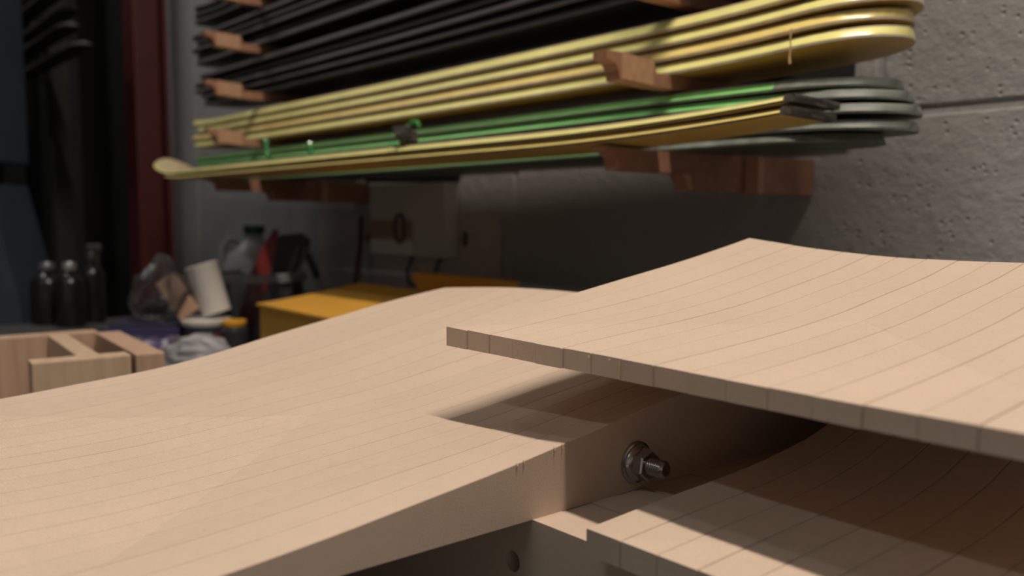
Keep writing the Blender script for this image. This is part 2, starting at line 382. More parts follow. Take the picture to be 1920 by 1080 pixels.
# --- left mould (bolted), flat underside on the base
NL = 0.3024
XS = [-0.20, 0.0, 0.06, 0.11, 0.16, 0.21, 0.25, 0.30, 0.36, 0.41, 0.464, 0.53]
R0 = [11.5, 11.2, 11.4, 12.3, 16.4, 22.2, 27.0, 34.4, 43.3, 49.0, 55.0, 61.0]
R2 = [11.5, 11.3, 11.6, 13.2, 16.9, 21.8, 25.6, 31.2, 40.5, 46.5, 53.5, 60.5]
R5 = [12.5, 12.6, 12.8, 12.6, 15.4, 19.4, 23.1, 28.0, 36.5, 43.0, 52.0, 62.0]
R9 = [14.5, 14.8, 14.7, 14.3, 15.8, 19.7, 22.9, 26.9, 35.4, 43.0, 55.0, 69.5]
R18 = [18.0, 19.5, 20.8, 22.3, 26.4, 30.9, 36.8, 47.0, 58.2, 67.4, 75.2, 83.0]
def z_left(x, y):
    k = y / PITCH
    r = [interp(x, XS, R) / 1000 for R in (R0, R2, R5, R9, R18)]
    if k <= 9:
        ks = (0, 2, 5, 9)
        return interp(k, ks, r[:4])
    up = min(18.0, 9 + max(0.0, 0.245 - x) * 49.3)
    if up > 9.05:
        zu = min(r[3] + (up - 9) * 0.00088, r[3] + (r[4] - r[3]) * (up - 9) / 9)
        if k <= up: return r[3] + (zu - r[3]) * (k - 9) / (up - 9)
        return zu + (r[4] - zu) * (k - up) / max(0.01, 18 - up)
    tt = (k - 9) / 9; bul = max(0.0, min(1.0, (x - 0.30) / 0.19)) * 0.0065
    return r[3] + (r[4] - r[3]) * tt + bul * 4 * tt * (1 - tt)
mdf_left = mdf_material('mdf_ribbed', apex=(0.245, 9 * PITCH), lo=0.863, hi=0.937, ribs=0.11, fine=0.045)
p = evec(A1) * NL
left = thing('mould', 'thick brown fibreboard strip mould with a bolt in its side, leftmost of three moulds', 'mould', (p.x, p.y, BASE_Z), A1, 'curved strip moulds stacked on the bench')
mould_strips(left, 18, lambda k: -0.16, lambda y: 0.464 + 0.42 * min(0.162, 0.342 - y), z_left, 0.0, 1, mdf_left, 64)
# bolt through the strips
steel = mat('zinc_steel', (0.50, 0.51, 0.53), 0.2, metal=1.0, bump=0.15, bscale=300)
thread_m = mat('thread_steel', (0.46, 0.46, 0.48), 0.22, metal=1.0)
bolt = thing('bolt', 'zinc bolt end with washer and flanged hex nut on the side of the left mould', 'bolt', svec(A1) * 0.337 + evec(A1) * NL + Vector((0, 0, BASE_Z + 0.0146)), 0)
bolt.rotation_euler = (math.pi / 2, 0, A1)                # local z points out of the side face
bm = bmesh.new(); lathe(bm, [(0.0047, 0.0), (0.0106, 0.0), (0.0109, 0.0004), (0.0109, 0.0013), (0.0104, 0.0016), (0.0047, 0.0016)], 40); finish('washer', bm, steel, bolt, True)
bm = bmesh.new(); lathe(bm, [(0.0047, 0.0017), (0.0092, 0.0017), (0.0094, 0.0024), (0.0090, 0.0032), (0.0072, 0.0046), (0.0047, 0.0046)], 40); nut = finish('flange', bm, steel, bolt, True)
bm = bmesh.new()
hexr = 0.0081
rg = []
for r, z in ((hexr, 0.0040), (hexr, 0.0094), (hexr * 0.90, 0.0103)):
    rg.append([bm.verts.new((r * math.cos(math.pi / 3 * k + 0.35), r * math.sin(math.pi / 3 * k + 0.35), z)) for k in range(6)])
for i in range(2):
    for k in range(6): bm.faces.new((rg[i][k], rg[i][(k + 1) % 6], rg[i + 1][(k + 1) % 6], rg[i + 1][k]))
bm.faces.new(rg[0][::-1]); bm.faces.new(rg[2]); finish('hex_nut', bm, steel, bolt)
bm = bmesh.new(); prof = [(0.0037, -0.004)]
z = 0.0100
while z < 0.0192: prof += [(0.0037, z), (0.0045, z + 0.0006)]; z += 0.0012
prof += [(0.0037, z), (0.0031, z + 0.0007)]
lathe(bm, prof, 28); finish('threaded_end', bm, thread_m, bolt, True)

# --- base of strips lying across, under both lower moulds
mdf_plain = mdf_material('mdf_plain', seam_x=True)
pb = svec(A1) * 0.267
base = thing('base_block', 'brown fibreboard strip block under the bolted mould, with a round hole in its front', 'base block', (pb.x, pb.y, BZ), A1)
HB = BASE_Z - BZ
for k in range(16):
    bm = bmesh.new(); x0 = PITCH * k + 0.00015; x1 = PITCH * (k + 1) - 0.00015
    if k == 0:      # front strip: round hole right through, rim sunk
        ring = []; yc, zc, rr = 0.3167, 0.076, 0.0052
        sq = [(-0.13, 0.0), (0.62, 0.0), (0.62, HB), (-0.13, HB)]
        nseg = 24
        def outer(a):
            c, s = math.cos(a), math.sin(a); ts = []
            if c > 1e-9: ts.append((0.62 - yc) / c)
            if c < -1e-9: ts.append((-0.13 - yc) / c)
            if s > 1e-9: ts.append((HB - zc) / s)
            if s < -1e-9: ts.append((0.0 - zc) / s)
            tmin = min(ts); return (yc + c * tmin, zc + s * tmin)
        angs = sorted([2 * math.pi * i / nseg for i in range(nseg)] + [math.atan2(b - zc, a - yc) % (2 * math.pi) for a, b in sq])
        fo = [bm.verts.new((x0, *outer(a))) for a in angs]; fi = [bm.verts.new((x0, yc + rr * math.cos(a), zc + rr * math.sin(a))) for a in angs]
        bo = [bm.verts.new((x1, *outer(a))) for a in angs]; bi = [bm.verts.new((x1, yc + rr * math.cos(a), zc + rr * math.sin(a))) for a in angs]
        n = len(angs)
        for i in range(n):
            j = (i + 1) % n
            bm.faces.new((fo[i], fo[j], fi[j], fi[i])); bm.faces.new((bo[i], bi[i], bi[j], bo[j])); bm.faces.new((fo[i], bo[i], bo[j], fo[j])); bm.faces.new((fi[i], fi[j], bi[j], bi[i]))
    else: box(bm, x0, x1, -0.13 + random.uniform(-.0005, .0005), 0.62, 0.0, HB + (-0.0003 if k % 2 else 0), bevel=0)
    finish('strip', bm, mdf_plain, base)
# riser under the near part of the left mould
pr = svec(A1) * -0.02 + evec(A1) * (NL + 0.03)
riser = thing('riser_block', 'pair of brown fibreboard boards propping the near end of the bolted mould', 'riser', (pr.x, pr.y, BZ), A1)
for k in range(2):
    bm = bmesh.new(); box(bm, -0.10, 0.0, 0.0, 0.27, HB / 2 * k, HB / 2 * (k + 1) - 0.0002, bevel=0.0008); finish('board', bm, mdf_plain, riser)

# --- right mould: thin end towards the viewer
XR = [0.0, 0.025, 0.055, 0.085, 0.12, 0.155, 0.175, 0.22, 0.272]
ZR = [11.0, 12.0, 13.0, 13.8, 16.2, 21.2, 26.4, 38.5, 53.0]
XR0 = [0.0, 0.03, 0.06, 0.085, 0.13, 0.175, 0.22, 0.272]
ZR0 = [11.0, 12.6, 14.0, 15.0, 17.9, 24.5, 38.0, 54.0]
def z_right(x, y):
    a = interp(x, XR, ZR); b = interp(x, XR0, ZR0); t = max(0.0, 1 - y / (1.5 * PITCH))
    return (a + (b - a) * t) / 1000
pr = svec(A1) * 0.2558 + evec(A1) * 0.256
mdf_right = mdf_material('mdf_smooth', apex=(0.13, 9 * PITCH), lo=1.2, hi=1.2, fine=0.03, invert_y=True)
right = thing('mould', 'thin-ended brown fibreboard strip mould in shadow, lowest of three moulds', 'mould', (pr.x, pr.y, BASE_Z + 0.0003), A1, 'curved strip moulds stacked on the bench')
mould_strips(right, 18, lambda k: 0.0, lambda y: 0.272, z_right, 0.0, -1, mdf_right, 44, 0.0004)
# --- upper mould
A2 = 0.677
XU = [0.0, 0.04, 0.09, 0.14, 0.19, 0.23, 0.272]
U = {0: [-62.2, -57.2, -49.8, -41.6, -33.4, -26.0, -17.6], 3: [-63, -58.8, -54.5, -48.4, -39.8, -32.2, -24.0], 6: [-63.3, -60.2, -56.6, -51.2, -43.4, -37, -27.6],
     9: [-64, -61.6, -57.6, -51.8, -43.6, -37.0, -28.0], 12: [-64.5, -61.4, -56.6, -50.4, -42, -35.4, -26.9], 18: [-64.5, -60, -54, -47, -38, -31, -21.5]}
UB = -0.0728
def z_up(x, y):
    k = y / PITCH; ks = sorted(U)
    return interp(k, ks, [interp(x, XU, U[q]) for q in ks]) / 1000 - UB
mdf_up = mdf_material('mdf_upper', apex=(0.132, 9 * PITCH), lo=1.27, hi=1.27, fine=0.075, invert_y=True)
pu = svec(A2) * 0.2798 + evec(A2) * 0.4055
upper = thing('mould', 'thin-ended brown fibreboard strip mould lying across the other moulds, topmost of three', 'mould', (pu.x, pu.y, CZ + UB), A2, 'curved strip moulds stacked on the bench')
mould_strips(upper, 18, lambda k: 0.0, lambda y: 0.270, z_up, 0.0, -1, mdf_up, 44, 0.00035)
# upright board added to block light behind the moulds; also props the upper mould
ps = svec(A1) * 0.531
sp = thing('blocking_board', 'added upright brown fibreboard board behind the lowest mould, blocking light and propping the topmost mould', 'board', (ps.x, ps.y, BASE_Z + 0.0001), A1)
bm = bmesh.new(); box(bm, 0.0, 0.018, -0.10, 0.300, 0.0, CZ + UB - BASE_Z - 0.0006, bevel=0.0006); finish('board', bm, mdf_plain, sp)
# dried glue beads on the end of the upper mould, burrs on the bolted mould's edge
glue = mat('glue', (0.62, 0.42, 0.25), 0.35)
for yk, z0, z1 in ((7.0, 0.0015, 0.0082), (7.0, 0.0006, 0.0016), (6.0, 0.0068, 0.0086), (6.7, 0.0078, 0.0086)):
    bm = bmesh.new(); y = -PITCH * yk; tube(bm, [(-0.0006, y, z0), (-0.0009, y + 0.0002, (z0 + z1) / 2), (-0.0005, y, z1)], [0.0004, 0.00055, 0.0004], 6); finish('glue_bead', bm, glue, upper, True)
for xb, ln in ((0.286, 0.0022), (0.281, 0.0012), (0.262, 0.0016), (0.258, 0.001), (0.2905, 0.0014)):
    zb = z_left(xb, 0.0); bm = bmesh.new(); tube(bm, [(xb, 0.0006, zb), (xb - 0.0004, -0.0006, zb - 0.0002), (xb - 0.001, -0.0011, zb - ln)], [0.0004, 0.0004, 0.00015], 5); finish('fibre_burr', bm, glue, left, True)

# ------------------------------------------------------------------ ski rack on the block wall (wall frame: x = -t, y = q, z)
rack_m = mat('red_brown_ply', (0.33, 0.165, 0.105), 0.6, vary=0.18, vscale=60, objvar=0.08)
ply_edge = mat('ply_edge', (0.46, 0.27, 0.17), 0.65, vary=0.15, vscale=120)
def bracket(t, z, kind, label):
    """arm standing out of the wall; kind 'hook': lipped front with a cove, 'step': stepped underside"""
    P = wall_pt(t, QW, z)
    r = thing('rack_bracket', label, 'bracket', P, WROT, 'plywood rack brackets')
    L0 = 0.605 - QW                                    # tip
    if kind == 'hook':
        pts = [(L0, 0.0), (L0 + 0.02, 0.0), (-0.255, -0.002), (-0.251, -0.0145), (-0.0070, -0.0145), (-0.0070, -0.030), (-0.251, -0.028), (L0 + 0.018, -0.0255), (L0 + 0.0165, -0.017), (L0 + 0.012, -0.011), (L0 + 0.005, -0.0085), (L0, -0.008)]
        bm = bmesh.new(); prism(bm, pts, 0.0, 0.018, 'x'); arm = finish('arm', bm, rack_m, r)
        bm = bmesh.new(); prism(bm, [(L0 + 0.0195, -0.001), (-0.2565, -0.0035), (-0.2565, -0.027), (L0 + 0.0195, -0.0245)], 0.018, 0.0195, 'x'); finish('lip_face', bm, ply_edge, r)
    else:
        pts = [(L0, 0.0), (-0.0015, 0.0), (-0.0015, -0.040), (-0.20, -0.038), (-0.203, -0.029), (-0.209, -0.0225), (-0.2125, -0.0215), (L0 + 0.018, -0.0205), (L0 + 0.016, -0.010), (L0 + 0.008, -0.004), (L0, -0.003)]
        bm = bmesh.new(); prism(bm, pts, 0.0, 0.018, 'x'); finish('arm', bm, rack_m, r)
        bm = bmesh.new(); prism(bm, [(-0.2125, -0.0215), (-0.2085, -0.0225), (-0.203, -0.029), (-0.2, -0.038), (-0.194, -0.038), (-0.198, -0.0215)], 0.018, 0.0192, 'x'); finish('edge_band', bm, ply_edge, r)
        bm = bmesh.new(); box(bm, 0.0185, 0.0365, -0.095, -0.0015, -0.041, -0.001, bevel=0.0006); finish('cleat', bm, rack_m, r)
        bm = bmesh.new(); box(bm, 0.0185, 0.0365, -0.107, -0.0955, -0.041, -0.001, bevel=0.0006); finish('cleat_edge', bm, ply_edge, r)
    return r
LEV = [0.0615, 0.151, 0.236, 0.321, 0.406]
ORD = ['bottom', 'second', 'third', 'fourth', 'fifth']
for i, z in enumerate(LEV):
    for t, side in ((0.614, 'near'), (1.60, 'far')):
        bracket(t, z, 'step' if i == 0 else 'hook', '%s red-brown plywood rack bracket from below, %s' % (ORD[i], 'at the near right end of the skis' if side == 'near' else 'towards the red post'))

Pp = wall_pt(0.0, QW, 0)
bm = bmesh.new(); box(bm, -1.92, -0.53, -0.0062, -0.0012, CZ + 0.085, CZ + 0.52, bevel=0.0005)  # added dark panel, stands in for the deep shade between shelf levels
o = finish('shade_panel', bm, mat('shade_dark', (0.016, 0.015, 0.015), 0.8)); o.location = (Pp.x, Pp.y, 0); o.rotation_euler = (0, 0, WROT); tag(o, 'added dark panel for the shade behind the stacked skis', 'board')
def ski_z(x, L, near_up, near_len, far_up, far_len, camber=0.0):
    z = 0.0
    if x < near_len: z += near_up * ((near_len - x) / near_len) ** 2.2
    if x > L - far_len: z += far_up * ((x - L + far_len) / far_len) ** 2.2
    return z
def ski(label, group, t0, t1, q, z, cols, width=0.118, waist=0.086, tail=0.104, near='round', near_up=0.022, near_len=0.28, far='round', far_up=0.02, far_len=0.2, thick=0.0108, yaw=0.0, scuff=False, roll=0.0, tmin=0.75, edge=None):
    """one ski: base, core (side walls) and top sheet.  local x runs from the near end to the far end"""
    P = wall_pt(t0, q, z)
    r = thing('ski', label, 'ski', P, WROT + math.pi + yaw, group); r.rotation_euler = (roll, 0, WROT + math.pi + yaw)      # local x = +t (away), local y = out of the wall
    L = t1 - t0; NS = 64
    def half(x):
        u = x / L
        w = (1 - u) * width + u * tail
        hw = (waist + (w - waist) * abs(2 * u - 1) ** 1.6) / 2
        if near == 'round':
            a = 0.085
            if x < a: hw *= math.sqrt(max(0.0, 1 - ((a - x) / a) ** 2.4))
        if far == 'round':
            a = 0.07; d = L - x
            if d < a: hw *= math.sqrt(max(0.0, 1 - ((a - d) / a) ** 2.2))
        return max(hw, 0.0006)
    xs = [L * 0.5 * (1 - math.cos(math.pi * i / NS)) for i in range(NS + 1)]
    def layer(name, z0, z1, m, inset=0.0, x_from=0.0, x_to=1e9):
        bm = bmesh.new(); rows = []
        for x in xs:
            xx = min(max(x, x_from), min(L, x_to)); h = half(xx) - inset; zz = ski_z(xx, L, near_up, near_len, far_up, far_len)
            h = max(h, 0.0005)
            sk = 0.0
            if near == 'square': sk = 0.0
            b = min(0.0008, (z1 - z0) * 0.3)
            e = min(xx, L - xx) / 0.42; tf = tmin + (1 - tmin) * (1 - (1 - min(1.0, e)) ** 2)
            def wd(k): return max(0.0004, h - 0.0066 * tf * max(0.0, k - 0.0022) / (thick - 0.0022))       # side walls lean in towards the top
            rows.append([bm.verts.new((xx, y, zz + k * tf)) for y, k in ((-wd(z0), z0), (-wd(z1 - b), z1 - b), (-wd(z1) + b, z1), (wd(z1) - b, z1), (wd(z1 - b), z1 - b), (wd(z0), z0))])
        for i in range(NS):
            if (rows[i][0].co - rows[i + 1][0].co).length < 1e-7: continue
            for j in range(6): bm.faces.new((rows[i][j], rows[i][(j + 1) % 6], rows[i + 1][(j + 1) % 6], rows[i + 1][j]))
        bm.faces.new(rows[0]); bm.faces.new(rows[-1][::-1])
        bmesh.ops.remove_doubles(bm, verts=bm.verts, dist=1e-6)
        o = finish(name, bm, m, r, True); return o
    layer('base', -0.0003, 0.0006, cols[0], 0.0018)
    layer('steel_edge', 0.0, 0.0022, edge or cols[2])
    layer('core', 0.0022, thick - 0.0016, cols[1], -0.0002)
    layer('top_sheet', thick - 0.0016, thick, cols[2])
    if scuff:      # raw trimmed end at the near tip
        if near == 'square':
            bm = bmesh.new(); h = half(0.0) + 0.001; zt_ = ski_z(0, L, near_up, near_len, far_up, far_len)
            box(bm, -0.004, 0.004, -h, h, zt_ - 0.0006, zt_ + thick * 0.57 + 0.0006); bmesh.ops.subdivide_edges(bm, edges=bm.edges, cuts=4, use_grid_fill=True)
            for v in bm.verts: v.co += Vector((1, 0.4, 0.4)) * 0.0016 * noise.noise(v.co * 180)
            finish('tip_guard', bm, cols[3], r)
        else: layer('tip_guard', 0.0021, thick - 0.0015, cols[3], -0.0007, 0.0, scuff)
    return r
yb = mat('yellow_base', (0.62, 0.43, 0.10), 0.4, vary=0.08, vscale=20); yc = mat('yellow_core', (0.97, 0.94, 0.36), 0.30, vary=0.08, vscale=30, coat=0.3); yt = mat('pale_edge', (0.62, 0.52, 0.32), 0.5, vary=0.15, vscale=60)
yo = mat('orange_yellow_core', (0.95, 0.78, 0.27), 0.33, vary=0.08, vscale=30, coat=0.3)
gb = mat('dark_green_base', (0.035, 0.075, 0.035), 0.4, vary=0.15, vscale=25); gc = mat('green_core', (0.30, 0.80, 0.26), 0.35, vary=0.12, vscale=30, coat=0.3); gt = mat('grey_edge', (0.20, 0.22, 0.20), 0.55, vary=0.25, vscale=80); gtip = mat('grey_green_tip', (0.17, 0.20, 0.18), 0.5, vary=0.35, vscale=60)
kb = mat('black_base', (0.014, 0.014, 0.015), 0.45); kc = mat('black_core', (0.075, 0.070, 0.071), 0.42, vary=0.35, vscale=50, stretch=(0.3, 1, 4)); kt = mat('black_top', (0.085, 0.080, 0.080), 0.5, vary=0.3, vscale=40)
wsteel = mat('pale_steel_edge', (0.62, 0.56, 0.52), 0.4, vary=0.2, vscale=60); dsteel = mat('dark_steel_edge', (0.10, 0.095, 0.09), 0.45, vary=0.3, vscale=60)
kgb = mat('soft_black_green', (0.02, 0.03, 0.022), 0.5); tip_dark = mat('raw_tip', (0.085, 0.08, 0.075), 0.75, vary=0.45, vscale=120, bump=0.6, bscale=250)
PITCHZ = 0.0148
NUM = ['lowest', 'second from the bottom', 'third from the bottom', 'topmost']
for i in range(4):
    ski('bright yellow ski, %s in the stack of four yellow skis' % NUM[i], 'stack of four yellow skis', 0.378 + (0.002, 0.004, -0.002, 0.0)[i], 1.95 + (0.0, 0.015, -0.01, 0.02)[i], 0.746 + 0.0022 * i, LEV[1] - 0.0144 + PITCHZ * i + 0.0004, (yb, yo if i == 1 else yc, yt, gt), near_up=0.010, far_up=0.004 + 0.002 * i, edge=wsteel, thick=0.0128)
GN = ['lowest', 'second', 'third', 'topmost']
ski('bright green ski lowest of all, behind the square-ended yellow pair and shorter at the tip', 'green skis on the bottom brackets', 0.405, 1.80, 0.747, LEV[0] + 0.0004, (gb, gc, gt, gtip), width=0.122, near_up=-0.001, far_up=0.0, scuff=0.24, thick=0.0102)
for i in range(4):
    ski('grey-tipped green ski, %s of the four behind the square-ended yellow pair' % GN[i], 'green skis on the bottom brackets', 0.376 + (0.0, -0.002, 0.006, 0.016)[i], 1.93 + 0.01 * i, 0.749 + 0.0008 * i, LEV[0] + (0.0110, 0.0245, 0.0370, 0.0482)[i], (gb, gc, gt, gtip), width=0.122, near_up=-0.003, near_len=0.3, far_up=0.003, far_len=0.15, scuff=(0.13, 0.10, 0.085, 0.085)[i])
for i in range(2):
    ski('yellow ski with a square cut dark end, %s of the front pair' % ('lower' if i == 0 else 'upper'), 'front pair of square-ended yellow skis', 0.404 - 0.002 * i, 1.84 + 0.06 * i, 0.637 + 0.001 * i, LEV[0] + 0.0022 + 0.0092 * i, (yb, yo if i == 0 else yc, yt, tip_dark), width=0.064, waist=0.080, tail=0.086, near='square', near_up=0.012, near_len=0.34, far_up=(0.012, 0.036)[i], far_len=0.16, scuff=0.006, roll=math.radians(1.8), edge=dsteel, tmin=0.6, thick=0.0085)
BN = ['lowest', 'second', 'third', 'fourth', 'fifth', 'sixth']
for lv, cnt, lab in ((2, 5, 'third'), (3, 5, 'fourth')):
    for i in range(cnt):
        ski('black ski on the %s brackets from below, %s in its stack' % (lab, BN[i]), 'black skis on the upper brackets', 0.36 + random.uniform(0, 0.03), 1.93 + random.uniform(-0.02, 0.03), 0.754 + random.uniform(-0.004, 0.004), LEV[lv] - 0.0144 + 0.0138 * i + 0.0004, (kb, kc, kt if i != 2 else kc, kt), near_up=0.015, far_up=0.006)
for i in range(3):
    ski('dark green-black ski on the top brackets, %s in its stack' % GN[i], 'dark skis on the top brackets', 0.38, 1.95, 0.756, LEV[4] - 0.0144 + 0.0138 * i + 0.0004, (kgb, kc, kt, kt), near_up=0.015, far_up=0.01)
# dark crumpled clamp pad and green offcut curls on the upper square-ended ski
def front_top(t): return LEV[0] + 0.0022 + 0.0092 + 0.0098 + 0.0
tcl = 0.945
P = wall_pt(tcl, 0.610, front_top(tcl) + 0.0002)
cl = thing('tape_wad', 'dark crumpled wad of tape sitting on the front pair of yellow skis', 'tape wad', P, WROT)
def blob(bm, r, sc, seed, amp=0.35, freq=2.2, sub=3, off=(0, 0, 0)):
    v0 = len(bm.verts); bmesh.ops.create_icosphere(bm, subdivisions=sub, radius=1.0)
    bm.verts.ensure_lookup_table()
    for v in list(bm.verts)[v0:]:
        n = noise.noise(v.co * freq + Vector((seed, seed * 1.7, 0))); k = r * (1 + amp * n)
        v.co = Vector((v.co.x * sc[0] * k + off[0], v.co.y * sc[1] * k + off[1], v.co.z * sc[2] * k + off[2]))
bm = bmesh.new(); blob(bm, 0.011, (1.5, 0.9, 1.0), 3.1, 0.6, 2.6, 3, (0, 0, 0.0125)); wad = finish('wad', bm, mat('dark_tape', (0.055, 0.048, 0.045), 0.5, vary=0.5, vscale=150), cl, True)
bm = bmesh.new(); box(bm, -0.026, 0.006, -0.004, 0.004, 0.021, 0.025, bevel=0.001); finish('strap', bm, mat('grey_strap', (0.14, 0.12, 0.115), 0.6), cl)
bm = bmesh.new(); tube(bm, [(0.0, 0.002, 0.024), (0.008, 0.004, 0.029), (0.018, 0.004, 0.028), (0.024, 0.003, 0.023)], 0.0028); finish('green_tie', bm, mat('green_tie', (0.05, 0.28, 0.06), 0.35), cl, True)
for dx in (-0.017, -0.004):
    bm = bmesh.new(); blob(bm, 0.0026, (1, 1, 1), dx * 100, 0.1, 1, 2, (dx, -0.012, 0.0022)); finish('green_bead', bm, mat('glossy_green', (0.12, 0.55, 0.2), 0.1), cl, True)
greenp = mat('green_plastic', (0.05, 0.26, 0.09), 0.25, coat=0.5)
for tt, kind, lab in ((1.345, 0, 'longer curled green plastic offcut lying on the front yellow skis'), (1.205, 1, 'short upright green plastic offcut on the front yellow skis')):
    P = wall_pt(tt, 0.612, front_top(tt) + 0.0003)
    g = thing('plastic_offcut', lab, 'offcut', P, WROT)
    bm = bmesh.new()
    if kind == 0: tube(bm, [(-0.012, 0, 0.030), (-0.010, 0, 0.022), (-0.008, 0, 0.012), (0.002, -0.002, 0.007), (0.014, -0.004, 0.004), (0.026, -0.006, 0.003)], [0.004, 0.0035, 0.0035, 0.0035, 0.0032, 0.0028])
    else: tube(bm, [(0.0, 0, 0.002), (0.001, 0, 0.008), (0.001, 0, 0.015), (-0.002, 0, 0.019)], [0.004, 0.0036, 0.0036, 0.004])
    finish('curl', bm, greenp, g, True)
    if kind == 0:
        bm = bmesh.new(); blob(bm, 0.0052, (1, 1, 1), 5, 0.2, 2, 2, (-0.012, 0, 0.031)); finish('bead', bm, greenp, g, True)
# loose fibre hanging from the lowest yellow ski
P = wall_pt(0.445, 0.672, LEV[1] - 0.012)
bm = bmesh.new(); tube(bm, [(0, 0, 0.016), (0, -0.001, 0.008), (0.0005, -0.0012, 0.0), (-0.0004, -0.001, -0.007), (0, -0.001, -0.013)], [0.0006, 0.0006, 0.0007, 0.0009, 0.0012], 6)
o = finish('fibre_strand', bm, mat('tan_fibre', (0.6, 0.4, 0.22), 0.7)); o.location = P; o.rotation_euler = (0, 0, WROT)
tag(o, 'tan fibre strand dangling from the edge of the lowest yellow ski', 'strand')

# second rack bay in the dark, beyond the red post
for i in range(4):
    ski('grey ski in the dim rack at the upper left, %s of four' % GN[i], 'grey skis in the dim far rack', 2.55 + 0.06 * (i % 3), 3.5, 0.66 - 0.015 * (i % 2), 0.44 + 0.056 * i, (kb, mat('dim_grey', (0.09, 0.085, 0.08), 0.5, vary=0.4, vscale=30), kt, kt), thick=0.012, near_up=0.0, width=0.06, waist=0.055, tail=0.06)
P = wall_pt(3.25, 0.74, 0)
rk = thing('rack_upright', 'dark upright post with pegs carrying the dim grey skis', 'rack', (P.x, P.y, 0), WROT)
bm = bmesh.new(); box(bm, -0.03, 0.03, -0.02, 0.04, 0.0, 2.1, bevel=0.003); finish('post', bm, dark_paint, rk)
for i in range(4):
    bm = bmesh.new(); box(bm, -0.015, 0.015, -0.18, -0.021, CZ + 0.44 + 0.056 * i - 0.02, CZ + 0.44 + 0.056 * i - 0.0003, bevel=0.002); finish('peg', bm, leg_m, rk)

# ------------------------------------------------------------------ clutter on the bench and on the wall
TP = math.atan(140 / 1680)
def at(px, py, D):
    """world point on the sight line of a spot measured in the photograph, D metres ahead"""
    u = px - 960; v = 540 - py
    d = Vector((u, 1680 * math.cos(TP) + v * math.sin(TP), -1680 * math.sin(TP) + v * math.cos(TP)))
    return d * (D / d.y) + Vector((0, 0, CZ))
def on_bench(px, D):
    p = at(px, 500, D); return Vector((p.x, p.y, BZ))

# wooden frame of upright boards
maple = wood_material('pale_wood', (0.66, 0.50, 0.36), (0.52, 0.37, 0.25)); maple2 = wood_material('pinkish_wood', (0.60, 0.42, 0.31), (0.46, 0.30, 0.21))
ZT = 0.104
def flat(px, py):                       # point on the frame's top plane
    z = -(CZ - BZ - ZT); u = px - 960; v = 540 - py
    d = Vector((u, 1680 * math.cos(TP) + v * math.sin(TP), -1680 * math.sin(TP) + v * math.cos(TP)))
    return d * (z / d.z)
f0 = flat(59, 681)
fr = thing('wooden_frame', 'pale wooden frame of upright boards standing behind the left mould', 'wooden frame', (f0.x, f0.y, BZ), 0)
def board(a, b, thick, m, zb=0.0, zt=ZT, side=1):
    """upright board whose near top edge runs from a to b"""
    d = (b - a); L = d.length; ang = math.atan2(d.y, d.x)
    bm = bmesh.new(); box(bm, 0, L, 0, thick * side, zb, zt, bevel=0.0015)
    o = finish('board', bm, m, fr); o.location = (a.x - f0.x, a.y - f0.y, 0); o.rotation_euler = (0, 0, ang); return o
a, b = flat(59, 681), flat(246, 665)
dirv = (b - a).normalized(); nrm = Vector((-dirv.y, dirv.x, 0))
board(a, b, 0.026, maple)
LB = (b - a).length
bk = a + nrm * 0.205
board(bk - dirv * 0.09, bk + dirv * 0.095, 0.026, maple2)
def cross(off, length, wdt, start):
    p0 = a + dirv * off + nrm * start
    board(p0, p0 + nrm * length, wdt, maple)
cross(0.062, 0.176, 0.020, 0.0275)
c0 = a + dirv * (LB + 0.004) - nrm * 0.002
board(c0 + nrm * 0.0, c0 + nrm * 0.20, 0.027, maple2, side=-1)
bm = bmesh.new(); pr = [(0.0, 0.0), (0.10, 0.0), (0.055, ZT), (-0.0, ZT)]
prism(bm, pr, 0.0, 0.022, 'y'); o = finish('brace', bm, maple2, fr); q = a + nrm * 0.125 - dirv * 0.125; o.location = (q.x - f0.x, q.y - f0.y, 0); o.rotation_euler = (0, 0, math.atan2(dirv.y, dirv.x))

# yellow cardboard box, one flap shut
ybx = mat('yellow_card', (0.70, 0.36, 0.045), 0.55, vary=0.08, vscale=14)
B0 = at(487, 575, 1.30); xdir = Vector((0.79, 0.61, 0)).normalized(); ang = math.atan2(xdir.y, xdir.x)
HBX = B0.z - BZ
bx = thing('cardboard_box', 'yellow cardboard box with one flap shut, behind the bolted mould', 'box', (B0.x, B0.y, BZ), ang)
LXB, WYB, TH = 0.262, 0.25, 0.004
for nm, a_ in (('side_panel', (0, LXB, -TH, 0)), ('side_panel', (0, LXB, -WYB, -WYB + TH)), ('end_panel', (0, TH, -WYB + TH, -TH)), ('end_panel', (LXB - TH, LXB, -WYB + TH, -TH))):
    bm = bmesh.new(); box(bm, a_[0], a_[1], a_[2], a_[3], 0.0, HBX, bevel=0.001); finish(nm, bm, ybx, bx)
bm = bmesh.new(); box(bm, TH, LXB - TH, -WYB + TH, -TH, 0.0, 0.003); finish('bottom', bm, ybx, bx)
bm = bmesh.new(); nsg = 12; rows = []
for i in range(nsg + 1):
    x = -0.004 + 0.168 * i / nsg; zz = HBX + 0.001 + 0.022 * (i / nsg) ** 1.3
    rows.append([bm.verts.new((x, y, zz + k + 0.004 * math.sin(i * 0.4) * (0 if k else 1))) for y, k in ((0.004, 0), (-WYB - 0.004, 0), (-WYB - 0.004, 0.004), (0.004, 0.004))])
for i in range(nsg):
    for j in range(4): bm.faces.new((rows[i][j], rows[i][(j + 1) % 4], rows[i + 1][(j + 1) % 4], rows[i + 1][j]))
bm.faces.new(rows[0]); bm.faces.new(rows[-1][::-1]); finish('flap', bm, ybx, bx, True)
bm = bmesh.new(); rows = []
